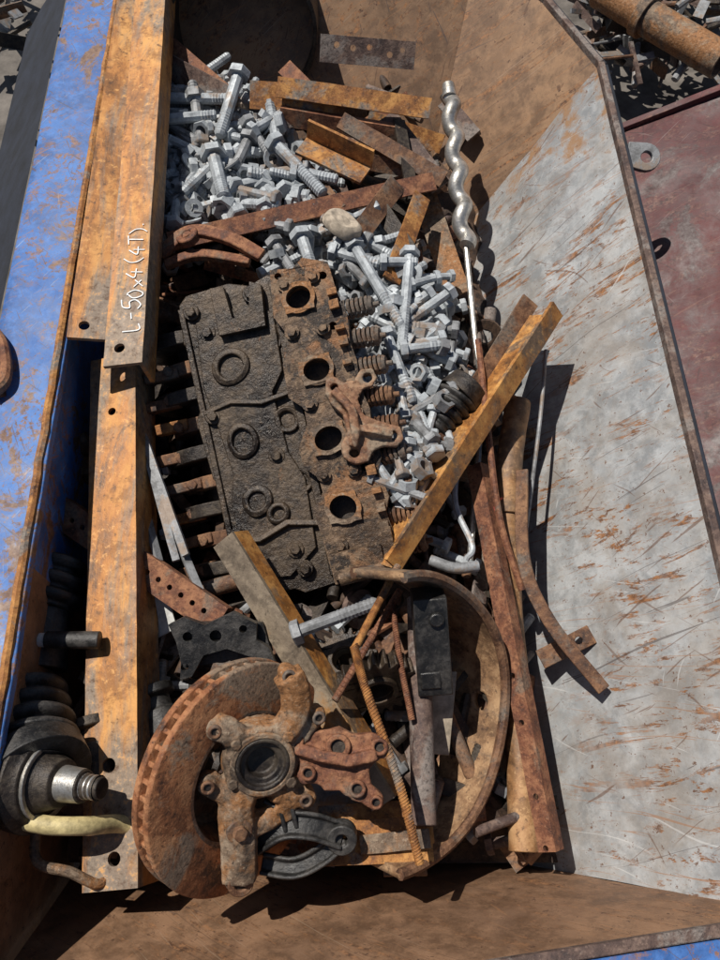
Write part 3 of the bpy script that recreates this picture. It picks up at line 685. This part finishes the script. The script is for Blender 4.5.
w=B(); w.tube(path([W(546,350,40),W(540,420,30),W(526,530,8)]),2.0,8); w.make('thin_steel_rod',[GALV2],bevel=0)
w=B(); w.tube(path([W(478,340,52),W(488,430,48),W(500,520,30),W(522,590,10)]),3.4,8); w.make('thin_steel_rod',[RUST_R],bevel=0)
w=B(); w.tube(path([W(462,440,30),W(455,500,26),W(472,545,30),W(466,560,24)]),3,8); w.make('thin_steel_rod',[GALV],bevel=0)
w=B(); w.tube(path([W(430,560,40),W(455,568,42),W(478,566,40)]),5,12); w.make('threaded_stud',[GALV2],bevel=0)
w=B()
for k in range(3): w.tube(path([W(490+k*6,488+k*5,20),W(498,502,24),W(486+k*5,520,22),W(500+k*3,540,18)]),1.2,6)
w.make('red_electrical_wire',[WIRE],bevel=0)
w=B(); p,q=W(292,634,54),W(368,606,62); bolt(w,p,q-p,(q-p).length,6,0); w.make('long_galvanised_bolt',[GALV2],bevel=0,ang=30)
w=B()
for (cx,cy,z,R,tx) in[(378,690,30,42,40),(345,660,22,34,-30)]:
    M=F(cx,cy,z,rot=15,tx=tx)
    n=22; o=[]
    for i in range(n*4):
        a=2*math.pi*i/(n*4); r=R if (i%4) in(0,1) else R*.82; o.append((r*math.cos(a),r*math.sin(a)))
    w.plate(M,o,18,holes=[(0,0,R*.35)]); w.lathe(Vector((0,0,0)),(0,0,1),[(0,R*.5),(5,R*.5),(5,R*.36),(0,R*.36)],24,0,closed=True,M=M)
w.make('gear_wheels',[OILY],bevel=1)
w=B(); M=F(216,640,56,rot=6)
w.plate(M,[(-46,20),(-30,26),(-10,16),(20,26),(42,12),(40,-4),(52,-14),(58,-34),(36,-22),(10,-10),(-14,-14),(-28,-34),(-40,-36),(-36,-10)],10,holes=[(-28,6,5),(0,4,6),(28,8,4),(-34,-24,4)])
w.plate(M@Matrix.Translation((0,-2,-14)),[(-46,20),(46,12),(52,-20),(-40,-26)],16)
w.make('black_stamped_bracket',[BLACK],bevel=1.5)
# suspension arm: forked stamped arm with bushing
w=B(); M=F(305,845,44,rot=8)
def arm(pts,wd,th):
    w.sweep(path([M@Vector(p) for p in pts],6),[(-wd/2,-th/2),(-wd/2,th/2),(-wd/2+3,th/2),(-wd/2+4,th/2-4),(wd/2-4,th/2-4),(wd/2-3,th/2),(wd/2,th/2),(wd/2,-th/2)],(0,0,1))
arm([(-50,10,0),(-20,24,6),(10,20,6),(38,4,0)],20,16)
arm([(-46,-14,-4),(-14,-22,-2),(16,-12,0),(38,4,0)],16,14)
arm([(-10,22,8),(-14,44,8),(-30,56,4)],12,10)
w.lathe(Vector((38,4,-8)),(0,0,1),[(0,6),(0,15),(20,15),(20,6)],26,0,closed=True,M=M)
w.lathe(Vector((-52,8,-10)),(.2,1,0),[(-12,5),(-12,13),(12,13),(12,5)],26,1,closed=True,M=M)
w.make('suspension_arm',[BLACK,CAST],bevel=1)
w=B(); 
for i in range(3): angle(w,W(318,806+i*16,20+i*6),W(432,798+i*18,14+i*6),20,12,3.5,5,-1)
w.make('stacked_steel_channel',[RUST_O])
w=B(); flat(w,W(360,845,34),W(430,838,34),14,5,0); w.make('steel_offcut',[CAST])
w=B(); M=F(440,715,10,rot=-4); w.plate(M,[(-14,-40),(12,-40),(14,44),(-12,42)],4); w.make('wood_board',[WOOD])
w=B(); M=F(340,790,10,rot=4); w.plate(M,[(-50,-30),(40,-30),(44,30),(-46,32)],4); w.make('zinc_sheet_offcut',[GALV2])
w=B(); M=F(150,600,10,rot=20); w.plate(M,[(-14,-40),(16,-36),(20,40),(-12,38)],4); w.make('painted_steel_sheet',[WHITE])

# ---------------- camera, sun, sky
cam=bpy.data.cameras.new('camera'); co=bpy.data.objects.new('camera',cam); sc.collection.objects.link(co)
co.location=CAM*S; co.rotation_euler=(TH,0,0)
cam.sensor_fit='HORIZONTAL'; cam.sensor_width=36; cam.lens=36*FL/720; cam.clip_start=.01; cam.clip_end=500
sc.camera=co
sd=Vector((-.36,.30,.86)).normalized()
sl=bpy.data.lights.new('sun','SUN'); sl.energy=5; sl.angle=math.radians(.5); sl.color=(1,.95,.88)
so=bpy.data.objects.new('sun',sl); sc.collection.objects.link(so); so.rotation_euler=sd.to_track_quat('Z','Y').to_euler(); so.location=sd*5
wd_=bpy.data.worlds.new('World'); sc.world=wd_; wd_.use_nodes=True; nt=wd_.node_tree
sk=nt.nodes.new('ShaderNodeTexSky'); sk.sky_type='NISHITA'; sk.sun_disc=False
sk.sun_elevation=math.asin(sd.z); sk.sun_rotation=math.atan2(sd.x,sd.y)
nt.links.new(sk.outputs[0],nt.nodes['Background'].inputs[0]); nt.nodes['Background'].inputs[1].default_value=.055
sc.view_settings.view_transform='Standard'; sc.view_settings.look='None'; sc.view_settings.exposure=0
